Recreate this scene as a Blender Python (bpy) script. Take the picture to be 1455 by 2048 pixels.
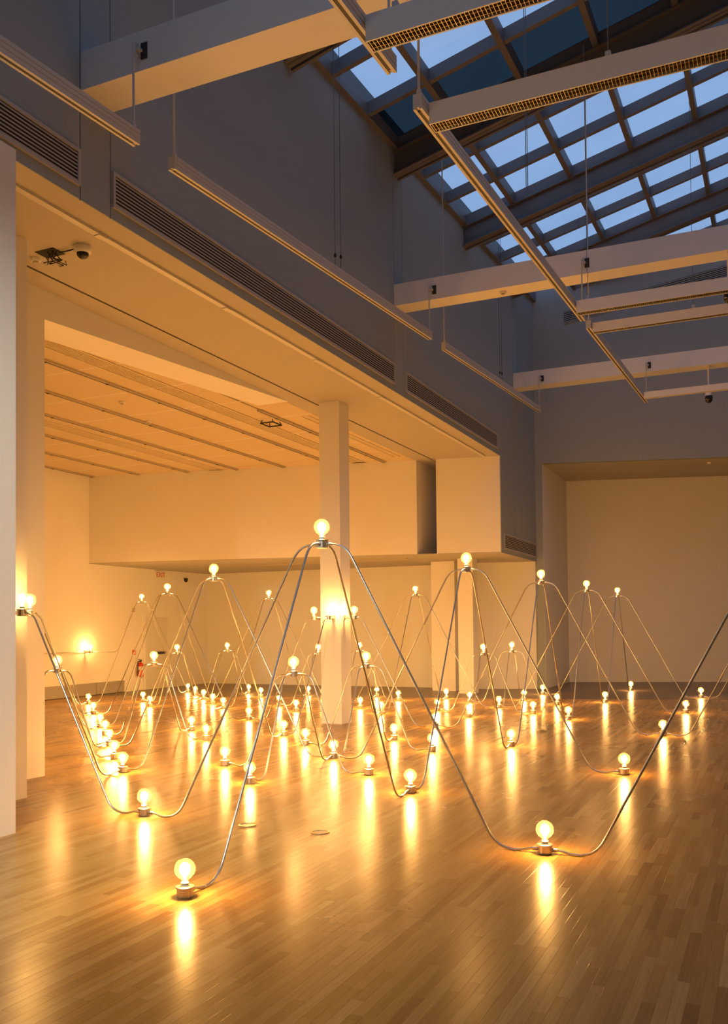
import bpy, bmesh, math, random
from mathutils import Vector, Matrix

random.seed(7)
scene = bpy.context.scene
for o in list(bpy.data.objects):
    bpy.data.objects.remove(o)
COL = scene.collection

# ------------------------------------------------------------------ camera
# calibrated from the photograph (1455x2048): focal length, principal point, yaw / pitch / roll
F, CX, CY = 1807.2, 727.5, 1207.4
YAW, PITCH, ROLL = math.radians(24.438), math.radians(1.529), math.radians(-0.5766)
CAM = Vector((0, 0, 1.6))
_f = Vector((-math.sin(YAW) * math.cos(PITCH), math.cos(YAW) * math.cos(PITCH), math.sin(PITCH)))
_r = Vector((math.cos(YAW), math.sin(YAW), 0))
_u = _r.cross(_f)
RGT = math.cos(ROLL) * _r + math.sin(ROLL) * _u
UPV = -math.sin(ROLL) * _r + math.cos(ROLL) * _u
FWD = _f
cd = bpy.data.cameras.new('camera')
cam = bpy.data.objects.new('camera', cd)
COL.objects.link(cam)
cd.sensor_fit = 'HORIZONTAL'
cd.sensor_width = 36.0
cd.lens = F / 1455 * 36.0
cd.shift_x = 0
cd.shift_y = (CY - 1024) / 1455
cd.clip_start = 0.05
cd.clip_end = 200
M = Matrix((RGT, UPV, -FWD)).transposed().to_4x4()
M.translation = CAM
cam.matrix_world = M
scene.camera = cam

def project(p):
    d = Vector(p) - CAM
    z = d.dot(FWD)
    return CX + F * d.dot(RGT) / z, CY - F * d.dot(UPV) / z, z

# ------------------------------------------------------------------ dusk sky seen through the skylight
SKY_COLOR = (0.355, 0.58, 1.0, 1)
SKY_STRENGTH = 0.80
BULB_COLOR = (1.0, 0.495, 0.13, 1)
BULB_STRENGTH = 425.0
world = bpy.data.worlds.new('dusk_sky')
scene.world = world
world.use_nodes = True
bg = world.node_tree.nodes['Background']
bg.inputs[0].default_value = SKY_COLOR
bg.inputs[1].default_value = SKY_STRENGTH
scene.view_settings.view_transform = 'Standard'
scene.view_settings.look = 'None'
scene.view_settings.gamma = 1
scene.view_settings.use_curve_mapping = False
scene.view_settings.exposure = 0.0
cy = scene.cycles
cy.max_bounces = 6
cy.diffuse_bounces = 4
cy.glossy_bounces = 3
cy.transmission_bounces = 4
cy.transparent_max_bounces = 12
cy.caustics_reflective = False
cy.caustics_refractive = False
cy.sample_clamp_indirect = 8.0
cy.use_adaptive_sampling = True
cy.adaptive_threshold = 0.035
cy.adaptive_min_samples = 20

# ------------------------------------------------------------------ materials
def new_mat(name):
    m = bpy.data.materials.new(name)
    m.use_nodes = True
    nt = m.node_tree
    for n in list(nt.nodes):
        nt.nodes.remove(n)
    out = nt.nodes.new('ShaderNodeOutputMaterial')
    return m, nt, out

def principled(name, color, rough=0.6, metal=0.0, spec=0.5, noise=0.0, nscale=6.0, bump=0.0, bscale=120.0):
    m, nt, out = new_mat(name)
    b = nt.nodes.new('ShaderNodeBsdfPrincipled')
    b.inputs['Base Color'].default_value = (*color, 1)
    b.inputs['Roughness'].default_value = rough
    b.inputs['Metallic'].default_value = metal
    b.inputs['Specular IOR Level'].default_value = spec
    nt.links.new(b.outputs[0], out.inputs[0])
    geo = nt.nodes.new('ShaderNodeNewGeometry')
    if noise > 0:
        n = nt.nodes.new('ShaderNodeTexNoise')
        n.inputs['Scale'].default_value = nscale
        n.inputs['Detail'].default_value = 4
        nt.links.new(geo.outputs['Position'], n.inputs['Vector'])
        r = nt.nodes.new('ShaderNodeMapRange')
        r.inputs['To Min'].default_value = 1 - noise
        r.inputs['To Max'].default_value = 1 + noise
        nt.links.new(n.outputs['Fac'], r.inputs['Value'])
        mx = nt.nodes.new('ShaderNodeMix')
        mx.data_type = 'RGBA'
        mx.blend_type = 'MULTIPLY'
        mx.inputs[0].default_value = 1
        mx.inputs[6].default_value = (*color, 1)
        nt.links.new(r.outputs[0], mx.inputs[7])
        nt.links.new(mx.outputs[2], b.inputs['Base Color'])
    if bump > 0:
        n2 = nt.nodes.new('ShaderNodeTexNoise')
        n2.inputs['Scale'].default_value = bscale
        nt.links.new(geo.outputs['Position'], n2.inputs['Vector'])
        bp = nt.nodes.new('ShaderNodeBump')
        bp.inputs['Strength'].default_value = bump
        bp.inputs['Distance'].default_value = 0.002
        nt.links.new(n2.outputs['Fac'], bp.inputs['Height'])
        nt.links.new(bp.outputs[0], b.inputs['Normal'])
    return m

MAT = {}
MAT['wall'] = principled('white_wall_paint', (0.79, 0.77, 0.75), 0.7, noise=0.02, nscale=1.5, bump=0.06, bscale=90)
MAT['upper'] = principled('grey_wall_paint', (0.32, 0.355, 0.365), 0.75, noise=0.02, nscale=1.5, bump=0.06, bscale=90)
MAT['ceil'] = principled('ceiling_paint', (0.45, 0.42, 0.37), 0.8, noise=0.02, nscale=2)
MAT['panel'] = principled('acoustic_ceiling_panel', (0.64, 0.54, 0.38), 0.9, noise=0.04, nscale=9)
MAT['gap'] = principled('dark_gap', (0.03, 0.025, 0.02), 0.8, noise=0.05)
MAT['beam'] = principled('white_beam_paint', (0.76, 0.75, 0.73), 0.65, noise=0.02)
MAT['steel_brown'] = principled('skylight_steel_paint', (0.135, 0.127, 0.13), 0.5, noise=0.06, nscale=4)
MAT['grille'] = principled('grille_paint', (0.46, 0.44, 0.42), 0.55, noise=0.03)
MAT['track'] = principled('track_white_metal', (0.58, 0.56, 0.53), 0.4, noise=0.02)
MAT['track_dark'] = principled('track_slot_dark', (0.05, 0.04, 0.03), 0.6, noise=0.05)
MAT['ctrack'] = principled('ceiling_track_grey', (0.47, 0.40, 0.30), 0.5, noise=0.03)
MAT['housing'] = principled('fixture_housing', (0.80, 0.77, 0.72), 0.4, noise=0.02)
MAT['louver'] = principled('louver_aluminium', (0.62, 0.55, 0.43), 0.36, metal=1.0, noise=0.05)
MAT['conduit'] = principled('galvanised_steel', (0.62, 0.62, 0.60), 0.30, metal=1.0, noise=0.10, nscale=30, bump=0.04, bscale=300)
MAT['box_metal'] = principled('stamped_zinc', (0.66, 0.63, 0.57), 0.34, metal=1.0, noise=0.15, nscale=60, bump=0.08, bscale=200)
MAT['socket'] = principled('porcelain_socket', (0.80, 0.77, 0.70), 0.3, noise=0.03)
MAT['brass'] = principled('brass_ring', (0.60, 0.42, 0.18), 0.3, metal=1.0, noise=0.05)
MAT['stone'] = principled('dark_stone_floor', (0.135, 0.095, 0.065), 0.32, noise=0.12, nscale=3)
MAT['white_plastic'] = principled('white_plastic', (0.75, 0.73, 0.70), 0.4, noise=0.01)
MAT['black_plastic'] = principled('black_plastic', (0.012, 0.012, 0.013), 0.2, noise=0.05)
MAT['black_hole'] = principled('raw_black', (0.015, 0.012, 0.01), 0.8, noise=0.1)
MAT['wire_mat'] = principled('steel_cable', (0.22, 0.21, 0.20), 0.4, metal=0.8, noise=0.05)
MAT['red'] = principled('extinguisher_red', (0.55, 0.03, 0.015), 0.3, noise=0.03)
MAT['red_sign'] = principled('red_sign_plastic', (0.55, 0.07, 0.03), 0.5, noise=0.03)
MAT['heater'] = principled('heater_grey_metal', (0.34, 0.31, 0.28), 0.45, noise=0.04)
MAT['door_paint'] = principled('door_paint', (0.68, 0.65, 0.62), 0.5, noise=0.02)
MAT['slab'] = principled('subfloor', (0.10, 0.065, 0.035), 0.8, noise=0.1)

def wood_material():
    m, nt, out = new_mat('oak_strip_floor')
    N = nt.nodes.new
    L = nt.links.new
    b = N('ShaderNodeBsdfPrincipled')
    L(b.outputs[0], out.inputs[0])
    geo = N('ShaderNodeNewGeometry')
    at = N('ShaderNodeAttribute')
    at.attribute_name = 'tint'
    ramp = N('ShaderNodeValToRGB')
    e = ramp.color_ramp.elements
    e[0].position = 0.0
    e[0].color = (0.285, 0.128, 0.022, 1)
    e[1].position = 1.0
    e[1].color = (0.530, 0.325, 0.105, 1)
    k = e.new(0.5)
    k.color = (0.415, 0.220, 0.050, 1)
    L(at.outputs['Fac'], ramp.inputs[0])
    # grain, stretched along the strip and shifted per plank
    comb = N('ShaderNodeCombineXYZ')
    mul = N('ShaderNodeMath')
    mul.operation = 'MULTIPLY'
    mul.inputs[1].default_value = 37.0
    L(at.outputs['Fac'], mul.inputs[0])
    L(mul.outputs[0], comb.inputs[2])
    add = N('ShaderNodeVectorMath')
    add.operation = 'ADD'
    L(geo.outputs['Position'], add.inputs[0])
    L(comb.outputs[0], add.inputs[1])
    mp = N('ShaderNodeMapping')
    mp.inputs['Scale'].default_value = (55, 2.2, 1)
    L(add.outputs[0], mp.inputs[0])
    n = N('ShaderNodeTexNoise')
    n.inputs['Scale'].default_value = 1.6
    n.inputs['Detail'].default_value = 5
    L(mp.outputs[0], n.inputs['Vector'])
    r = N('ShaderNodeMapRange')
    r.inputs['From Min'].default_value = 0.25
    r.inputs['From Max'].default_value = 0.75
    r.inputs['To Min'].default_value = 0.86
    r.inputs['To Max'].default_value = 1.10
    L(n.outputs['Fac'], r.inputs['Value'])
    mx = N('ShaderNodeMix')
    mx.data_type = 'RGBA'
    mx.blend_type = 'MULTIPLY'
    mx.inputs[0].default_value = 1
    L(ramp.outputs[0], mx.inputs[6])
    L(r.outputs[0], mx.inputs[7])
    L(mx.outputs[2], b.inputs['Base Color'])
    # worn satin varnish
    n2 = N('ShaderNodeTexNoise')
    n2.inputs['Scale'].default_value = 0.8
    n2.inputs['Detail'].default_value = 6
    L(geo.outputs['Position'], n2.inputs['Vector'])
    r2 = N('ShaderNodeMapRange')
    r2.inputs['From Min'].default_value = 0.3
    r2.inputs['From Max'].default_value = 0.7
    r2.inputs['To Min'].default_value = 0.25
    r2.inputs['To Max'].default_value = 0.28
    L(n2.outputs['Fac'], r2.inputs['Value'])
    L(r2.outputs[0], b.inputs['Roughness'])
    b.inputs['Specular IOR Level'].default_value = 0.33
    return m
MAT['wood'] = wood_material()

def glow_material():
    m, nt, out = new_mat('glowing_filament')
    e = nt.nodes.new('ShaderNodeEmission')
    e.inputs[0].default_value = BULB_COLOR
    e.inputs[1].default_value = BULB_STRENGTH
    nt.links.new(e.outputs[0], out.inputs[0])
    return m
MAT['glow'] = glow_material()

def globe_material():
    m, nt, out = new_mat('clear_amber_globe')
    N = nt.nodes.new
    L = nt.links.new
    tr = N('ShaderNodeBsdfTransparent')
    tr.inputs[0].default_value = (1.0, 0.97, 0.90, 1)
    tl = N('ShaderNodeBsdfTranslucent')
    tl.inputs[0].default_value = (1.0, 0.85, 0.55, 1)
    m1 = N('ShaderNodeMixShader')
    m1.inputs[0].default_value = 0.028
    L(tr.outputs[0], m1.inputs[1])
    L(tl.outputs[0], m1.inputs[2])
    gl = N('ShaderNodeBsdfGlossy')
    gl.inputs['Roughness'].default_value = 0.12
    lw = N('ShaderNodeFresnel')
    lw.inputs[0].default_value = 1.35
    lm = N('ShaderNodeMath')
    lm.operation = 'MULTIPLY'
    lm.inputs[1].default_value = 0.3
    L(lw.outputs[0], lm.inputs[0])
    m2 = N('ShaderNodeMixShader')
    L(lm.outputs[0], m2.inputs[0])
    L(m1.outputs[0], m2.inputs[1])
    L(gl.outputs[0], m2.inputs[2])
    L(m2.outputs[0], out.inputs[0])
    return m
MAT['globe'] = globe_material()

def pane_material(name, tint, gloss=0.04):
    m, nt, out = new_mat(name)
    N = nt.nodes.new
    L = nt.links.new
    tr = N('ShaderNodeBsdfTransparent')
    geo = N('ShaderNodeNewGeometry')
    n = N('ShaderNodeTexNoise')
    n.inputs['Scale'].default_value = 0.7
    L(geo.outputs['Position'], n.inputs['Vector'])
    r = N('ShaderNodeMapRange')
    r.inputs['To Min'].default_value = 0.93
    r.inputs['To Max'].default_value = 1.05
    L(n.outputs['Fac'], r.inputs['Value'])
    mx = N('ShaderNodeMix')
    mx.data_type = 'RGBA'
    mx.blend_type = 'MULTIPLY'
    mx.inputs[0].default_value = 1
    mx.inputs[6].default_value = (*tint, 1)
    L(r.outputs[0], mx.inputs[7])
    L(mx.outputs[2], tr.inputs[0])
    gl = N('ShaderNodeBsdfGlossy')
    gl.inputs['Roughness'].default_value = 0.2
    ms = N('ShaderNodeMixShader')
    ms.inputs[0].default_value = gloss
    L(tr.outputs[0], ms.inputs[1])
    L(gl.outputs[0], ms.inputs[2])
    L(ms.outputs[0], out.inputs[0])
    return m
MAT['pane'] = pane_material('frosted_skylight_glass', (0.98, 0.98, 0.98))
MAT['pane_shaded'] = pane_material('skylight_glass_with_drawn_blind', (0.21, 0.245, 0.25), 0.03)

# ------------------------------------------------------------------ mesh helpers
class MB:
    def __init__(self):
        self.v, self.f, self.s = [], [], []
    def add(self, verts, faces, smooth=False):
        o = len(self.v)
        self.v += [tuple(p) for p in verts]
        for f in faces:
            self.f.append(tuple(i + o for i in f))
            self.s.append(smooth)
    def box(self, x0, x1, y0, y1, z0, z1):
        v = [(x, y, z) for z in (z0, z1) for y in (y0, y1) for x in (x0, x1)]
        self.add(v, [(0, 2, 3, 1), (4, 5, 7, 6), (0, 1, 5, 4), (2, 6, 7, 3), (0, 4, 6, 2), (1, 3, 7, 5)])
        return self
    def obox(self, o, a, b, c):
        """parallelepiped from corner o along vectors a, b, c"""
        o, a, b, c = Vector(o), Vector(a), Vector(b), Vector(c)
        v = [o + i * a + j * b + k * c for k in (0, 1) for j in (0, 1) for i in (0, 1)]
        self.add(v, [(0, 2, 3, 1), (4, 5, 7, 6), (0, 1, 5, 4), (2, 6, 7, 3), (0, 4, 6, 2), (1, 3, 7, 5)])
        return self
    def prism(self, pts, vec):
        """closed polygon pts (3d) extruded by vec"""
        n = len(pts)
        vec = Vector(vec)
        v = [Vector(p) for p in pts] + [Vector(p) + vec for p in pts]
        fs = [tuple(range(n))[::-1], tuple(range(n, 2 * n))]
        for i in range(n):
            j = (i + 1) % n
            fs.append((i, j, n + j, n + i))
        self.add(v, fs)
        return self
    def plan(self, pts, z0, z1):
        return self.prism([(x, y, z0) for x, y in pts], (0, 0, z1 - z0))
    def lathe(self, prof, n=20, c=(0, 0, 0), smooth=True, cap0=True, cap1=True):
        v, f = [], []
        for r, z in prof:
            for i in range(n):
                a = 2 * math.pi * i / n
                v.append((c[0] + r * math.cos(a), c[1] + r * math.sin(a), c[2] + z))
        for k in range(len(prof) - 1):
            for i in range(n):
                j = (i + 1) % n
                f.append((k * n + i, k * n + j, (k + 1) * n + j, (k + 1) * n + i))
        self.add(v, f, smooth)
        if cap0:
            self.add(v[:n], [tuple(range(n))[::-1]])
        if cap1:
            self.add(v[-n:], [tuple(range(n))])
        return self
    def tube(self, pts, r, n=10, smooth=True):
        pts = [Vector(p) for p in pts]
        v, f = [], []
        t0 = (pts[1] - pts[0]).normalized()
        ref = Vector((0, 0, 1)) if abs(t0.z) < 0.9 else Vector((1, 0, 0))
        side = t0.cross(ref).normalized()
        for i, p in enumerate(pts):
            a = pts[max(i - 1, 0)]
            b = pts[min(i + 1, len(pts) - 1)]
            t = (b - a).normalized()
            side = (side - t * side.dot(t)).normalized()
            up = side.cross(t)
            for k in range(n):
                an = 2 * math.pi * k / n
                v.append(p + (side * math.cos(an) + up * math.sin(an)) * r)
        for i in range(len(pts) - 1):
            for k in range(n):
                j = (k + 1) % n
                f.append((i * n + k, (i + 1) * n + k, (i + 1) * n + j, i * n + j))
        self.add(v, f, smooth)
        self.add(v[:n], [tuple(range(n))])
        self.add(v[-n:], [tuple(range(n))[::-1]])
        return self
    def mesh(self, name, mat):
        me = bpy.data.meshes.new(name)
        me.from_pydata(self.v, [], self.f)
        me.polygons.foreach_set('use_smooth', self.s)
        bm = bmesh.new()
        bm.from_mesh(me)
        bmesh.ops.recalc_face_normals(bm, faces=bm.faces)
        bm.to_mesh(me)
        bm.free()
        me.materials.append(MAT[mat])
        me.update()
        return me
    def build(self, name, mat, parent=None, loc=None):
        o = bpy.data.objects.new(name, self.mesh(name, mat))
        COL.objects.link(o)
        if loc is not None:
            o.location = loc
        if parent is not None:
            o.parent = parent
        return o

def link(name, me, parent=None, loc=(0, 0, 0), rotz=0.0):
    o = bpy.data.objects.new(name, me)
    COL.objects.link(o)
    o.location = loc
    o.rotation_euler = (0, 0, rotz)
    if parent is not None:
        o.parent = parent
    return o

def tag(o, label=None, cat=None, group=None, kind=None):
    if label:
        o['label'] = label
    if cat:
        o['category'] = cat
    if group:
        o['group'] = group
    if kind:
        o['kind'] = kind
    return o

def thing(name, loc, label, cat, group=None, rotz=0.0):
    o = bpy.data.objects.new(name, None)
    o.empty_display_size = 0.1
    COL.objects.link(o)
    o.location = loc
    o.rotation_euler = (0, 0, rotz)
    return tag(o, label, cat, group)

def struct(o, label=None):
    return tag(o, label, None, None, 'structure')

# ------------------------------------------------------------------ geometry constants (metres, solved from the photograph)
XW = -5.53          # left bulkhead wall face
ZS = 5.42           # soffit / alcove ceiling height
RS = 0.0582         # roof structure rises along Y
RP = 0.25           # roof pitch across X
def roof_z(x, y, off=0.0):
    return 9.40 + off + RP * (x - XW) + RS * (y - 13.57)
def front_line(x):  # line of the hanging bulkheads, also where the oak floor ends
    return 17.50 + 0.2127 * (x + 15.5)
TH = math.radians(16)
def far_y(x):       # far wall face
    return 22.87 + math.tan(TH) * (x + 5.5)
XL = -15.42         # alcove left wall
YR = 22.60          # rear wall
XR = 5.5
YB = -4.0

# ------------------------------------------------------------------ floor
floor = MB().plan([(XL - .3, YB - .2), (XR + .2, YB - .2), (XR + .2, front_line(XR)), (XL - .3, front_line(XL - .3))], -0.20, -0.019).build('floor', 'slab')
struct(floor, 'oak strip floor of narrow planks with satin varnish')
sf = MB().plan([(XL - .3, front_line(XL - .3)), (XR + .2, front_line(XR)), (XR + .2, 30), (XL - .3, 30)], -0.20, 0.0).build('floor_stone', 'stone')
struct(sf, 'dark stone floor along the far walls')

PW = 0.0572
PT = 0.018
planks = []
rng = random.Random(11)
nx = int((XR - XL) / PW)
for i in range(nx):
    x = XL + i * PW
    if x > 4.5:
        break
    y = -1.0 - rng.random()
    ymax = front_line(x + PW / 2) - 0.004
    while y < ymax:
        l = rng.uniform(0.32, 1.15)
        y1 = min(y + l, ymax)
        t = min(1, max(0, rng.gauss(0.5, 0.20)))
        planks.append((x, x + PW, y, y1, t))
        y = y1
def plank_rank(p):
    cx, cy = (p[0] + p[1]) / 2, (p[2] + p[3]) / 2
    d = Vector((cx, cy, 0)) - CAM
    if d.dot(FWD) < 0.3:
        return 1e9
    u, v, z = project((cx, cy, 0))
    if u < -20 or u > 1475 or v > 2070 or v < 0:
        return 1e8 + z
    return z
order = sorted(range(len(planks)), key=lambda i: plank_rank(planks[i]))
near = set(order[:300])
def plank_geo(p, ox=0, oy=0, c=0.0004):
    g = 0.0004
    x0, x1, y0, y1 = p[0] + g - ox, p[1] - g - ox, p[2] + g - oy, p[3] - g - oy
    v = [(x0, y0, -PT), (x1, y0, -PT), (x1, y1, -PT), (x0, y1, -PT),
         (x0, y0, -c * .3), (x1, y0, -c * .3), (x1, y1, -c * .3), (x0, y1, -c * .3),
         (x0 + c, y0 + c, 0), (x1 - c, y0 + c, 0), (x1 - c, y1 - c, 0), (x0 + c, y1 - c, 0)]
    f = []
    for b in (0, 4):
        for k in range(4):
            j = (k + 1) % 4
            f.append((b + k, b + j, b + 4 + j, b + 4 + k))
    f.append((8, 9, 10, 11))
    return v, f
def add_tint(me, vals):
    a = me.attributes.new('tint', 'FLOAT', 'FACE')
    a.data.foreach_set('value', vals)
for i in sorted(near):
    p = planks[i]
    ox, oy = (p[0] + p[1]) / 2, (p[2] + p[3]) / 2
    v, f = plank_geo(p, ox, oy)
    me = bpy.data.meshes.new('plank')
    me.from_pydata(v, [], f)
    me.materials.append(MAT['wood'])
    add_tint(me, [p[4]] * len(f))
    link('plank', me, floor, (ox, oy, 0))
vv, ff, tt = [], [], []
for i, p in enumerate(planks):
    if i in near:
        continue
    v, f = plank_geo(p, c=0.0002)
    o = len(vv)
    vv += v
    ff += [tuple(a + o for a in q) for q in f]
    tt += [p[4]] * len(f)
me = bpy.data.meshes.new('plank_field')
me.from_pydata(vv, [], ff)
me.materials.append(MAT['wood'])
add_tint(me, tt)
pf = link('plank_field', me, floor)
pf['kind'] = 'stuff'

# ------------------------------------------------------------------ left bulkhead wall with panel joints
def wall_quad(y0, y1, zb, x0, x1):
    m = MB()
    m.prism([(x0, y0, zb), (x0, y1, zb), (x0, y1, roof_z(XW, y1, 0.005)), (x0, y0, roof_z(XW, y0, 0.005))], (x1 - x0, 0, 0))
    return m
wl = wall_quad(YB, 19.62, ZS + .07, -5.85, XW - 0.014)
wl2 = wall_quad(19.62, 22.92, 3.275, -5.85, XW - 0.014)
wl.add(wl2.v, wl2.f)
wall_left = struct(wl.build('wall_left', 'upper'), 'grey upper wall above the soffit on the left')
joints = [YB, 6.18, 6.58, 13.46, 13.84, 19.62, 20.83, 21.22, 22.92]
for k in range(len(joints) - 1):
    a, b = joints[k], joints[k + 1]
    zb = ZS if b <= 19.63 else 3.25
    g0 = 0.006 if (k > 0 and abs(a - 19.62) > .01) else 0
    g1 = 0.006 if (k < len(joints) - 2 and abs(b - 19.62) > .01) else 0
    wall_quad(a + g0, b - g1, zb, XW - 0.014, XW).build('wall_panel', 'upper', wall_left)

# lower wall end at the left edge of the frame, and the alcove's wall stub
struct(MB().box(-5.95, XW + .012, YB, 5.42, 0, 5.50).build('wall_left_end', 'wall'), 'white wall end at the left edge of the picture')
struct(MB().box(-7.97, -7.38, YB, 7.67, 0, ZS).build('wall_left_stub', 'wall'), 'pale wall end behind the left column')
struct(MB().prism([(-7.97, 7.67, 5.09), (-7.97, 13.25, ZS), (-7.97, 7.67, ZS)], (0.59, 0, 0)).build('trim_1', 'wall'), 'wedge-shaped sloping bulkhead under the alcove ceiling')
struct(MB().box(XL - .3, XL, YB, YR + .3, 0, ZS + .1).build('wall_alcove', 'wall'), 'alcove left wall with a door')
struct(MB().box(XL, -7.97, 3.0, 3.2, 0, ZS).build('wall_alcove_front', 'wall'), 'alcove wall nearest to the camera side')
struct(MB().box(XL, -7.28, YR, YR + .3, 0, ZS + .1).build('wall_rear', 'wall'), 'rear wall under the hanging bulkhead')
struct(MB().box(-7.90, -7.28, 21.50, YR, 0, 3.25).build('wall_rear_pier', 'wall'), 'pier at the right end of the rear wall')

# hanging bulkheads
struct(MB().plan([(XL, front_line(XL)), (-7.39, front_line(-7.39)), (-7.39, YR), (XL, YR)], 3.27, ZS).build('wall_bulkhead', 'wall'), 'long hanging bulkhead across the alcove')
struct(MB().plan([(-6.95, front_line(-6.95)), (XW - .015, front_line(XW)), (XW - .015, 22.8), (-6.95, 22.5)], 3.27, ZS).build('wall_bulkhead_end', 'wall'), 'short hanging bulkhead beside the grey wall')
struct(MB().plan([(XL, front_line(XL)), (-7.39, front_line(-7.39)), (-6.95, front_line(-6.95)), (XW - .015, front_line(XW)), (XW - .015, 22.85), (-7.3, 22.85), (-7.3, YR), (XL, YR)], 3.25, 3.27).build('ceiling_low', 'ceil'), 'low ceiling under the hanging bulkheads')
for k, yy in enumerate((0.95, 1.25)):
    struct(MB().prism([(XL + 3.2, front_line(XL + 3.2) + yy + .9, 3.235), (-8.0, front_line(-8.0) + yy, 3.235), (-8.0, front_line(-8.0) + yy + .1, 3.235), (XL + 3.2, front_line(XL + 3.2) + yy + 1.0, 3.235)], (0, 0, 0.015)).build('trim_%d' % (2 + k), 'ctrack'))

# far wall, its recess and gable
s16, c16 = math.sin(TH), math.cos(TH)
def far_pt(x):
    return (x, far_y(x))
def far_prism(x0, x1, z0, z1a, z1b, th=0.3):
    a, b = far_pt(x0), far_pt(x1)
    m = MB()
    m.prism([(a[0], a[1], z0), (b[0], b[1], z0), (b[0], b[1], z1b), (a[0], a[1], z1a)], (-s16 * th, c16 * th, 0))
    return m
struct(far_prism(-7.35, -5.52, 0, 3.25, 3.25).build('wall_far_low', 'wall'), 'warm lit wall below the low ceiling, far end')
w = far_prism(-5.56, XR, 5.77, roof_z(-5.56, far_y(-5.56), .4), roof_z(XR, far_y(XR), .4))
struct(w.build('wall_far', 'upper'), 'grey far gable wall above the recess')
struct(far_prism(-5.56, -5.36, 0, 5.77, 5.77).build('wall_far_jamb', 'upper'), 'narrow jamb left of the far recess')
struct(MB().plan([(-5.36, 23.0), (-5.36, 26.2), (-5.7, 26.2), (-5.7, 23.0)], 0, 5.80).build('wall_recess_side', 'wall'), 'side wall of the far recess')
rb = MB().plan([(-5.7, 25.84 - .287 * .26), (XR + .2, 25.84 + .287 * (XR + .2 + 5.44)), (XR + .2, 30), (-5.7, 30)], 0, 5.80)
struct(rb.build('wall_recess_back', 'wall'), 'broad plain back wall of the far recess')
struct(MB().plan([(-5.7, far_y(-5.7) + .2), (XR + .2, far_y(XR + .2) + .2), (XR + .2, 30), (-5.7, 30)], 5.74, 5.80).build('ceiling_recess', 'ceil'), 'ceiling of the far recess')
struct(MB().box(XR, XR + .3, YB, 30, 0, 13.4).build('wall_right', 'grille'))
struct(MB().box(XL, XR + .3, YB - .3, YB, 0, 13.0).build('wall_behind', 'grille'))

# ------------------------------------------------------------------ soffit and alcove ceiling
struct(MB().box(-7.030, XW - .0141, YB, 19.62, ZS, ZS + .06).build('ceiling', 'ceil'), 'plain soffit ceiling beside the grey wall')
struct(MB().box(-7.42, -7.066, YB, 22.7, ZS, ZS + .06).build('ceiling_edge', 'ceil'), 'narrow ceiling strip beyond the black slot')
struct(MB().box(-7.5, XW - .02, YB, YR, ZS + .10, ZS + .16).build('ceiling_void', 'gap'))
struct(MB().box(-7.066, -7.030, YB, 19.3, ZS + .004, ZS + .03).build('trim_5', 'gap'), 'black strip painted as the shadow of the slot along the soffit ceiling')  # dark strip inside the open slot, its shade put into the colour
ca = struct(MB().box(XL, -7.42, 3.0, 19.5, ZS + .045, ZS + .12).build('ceiling_alcove', 'panel'), 'alcove ceiling of acoustic panels and tracks')
cols = [(-8.08, -7.42), (-8.53, -8.12), (-9.25, -8.86), (-10.44, -9.29), (-11.58, -10.48), (-11.96, -11.62), (-12.81, -12.30), (-14.07, -12.85), (XL, -14.11)]
rows = [10.27 + 1.3 * k for k in range(-3, 8)]
for (x0, x1) in cols:
    g = 0.007
    me = MB().box(x0 + g - (x0 + x1) / 2, x1 - g - (x0 + x1) / 2, -0.65 + .009, 0.65 - .009, 0, 0.03).mesh('ceiling_panel', 'panel')
    for r in rows:
        if r + .65 > front_line((x0 + x1) / 2) + .7:
            continue
        link('ceiling_panel', me, ca, ((x0 + x1) / 2, r + .65, ZS))

def ceiling_track(x, y0, y1, label):
    t = thing('ceiling_track', (x, (y0 + y1) / 2, ZS), label, 'track', 'ceiling tracks of the alcove')
    h = (y1 - y0) / 2
    MB().box(-.045, .045, -h, h, -.035, .03).build('rail', 'ctrack', t)
    MB().box(-.012, .012, -h + .02, h - .02, -.037, -.034).build('slot', 'track_dark', t)
    y = -h + .6
    me = MB().box(-.02, .02, -.02, .02, -.044, -.035).mesh('connector', 'track_dark')
    while y < h:
        link('connector', me, t, (0, y, 0))
        y += 1.3
tlab = ['first', 'second', 'third', 'fourth', 'fifth', 'sixth', 'seventh']
for k, x in enumerate((-8.10, -9.27, -10.46, -11.60, -12.83, -14.09, -15.28)):
    ceiling_track(x, 7.75 if k else 13.5, front_line(x) - .03, 'grey track on the alcove ceiling, %s counted from the column side' % tlab[k])

def slot_diffuser(x, w, y0, y1, n, label):
    t = thing('slot_diffuser', (x, (y0 + y1) / 2, ZS), label, 'vent', 'slot diffusers in the alcove ceiling')
    h = (y1 - y0) / 2
    MB().box(-w / 2, w / 2, -h, h, .02, .04).build('backing', 'gap', t)
    fr = MB()
    fr.box(-w / 2, -w / 2 + .025, -h, h, -.012, .03)
    fr.box(w / 2 - .025, w / 2, -h, h, -.012, .03)
    fr.build('frame', 'panel', t)
    p = (w - .05) / n
    me = MB().box(-p * .33, p * .33, -h, h, -.004, .022).mesh('slat', 'panel')
    for i in range(n):
        link('slat', me, t, (-w / 2 + .025 + p * (i + .5), 0, 0))
slot_diffuser(-8.695, .33, 7.70, 18.85, 6, 'long slotted air diffuser in the alcove ceiling nearer the column')
slot_diffuser(-12.13, .34, 7.70, 18.15, 5, 'long slotted air diffuser deep in the alcove ceiling')
slot_diffuser(-7.62, .16, 14.3, 18.6, 2, 'short dark slot vent right of the column in the ceiling')

for r in rows:
    if r < 17.5:
        MB().box(XL, -7.42, r - .012, r + .012, ZS - .002, ZS + .002).build('panel_joint', 'wall', ca)
struct(MB().box(-7.055, -6.9, 19.4, 22.7, ZS + .001, ZS + .05).build('ceiling_notch', 'ceil'))

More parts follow.
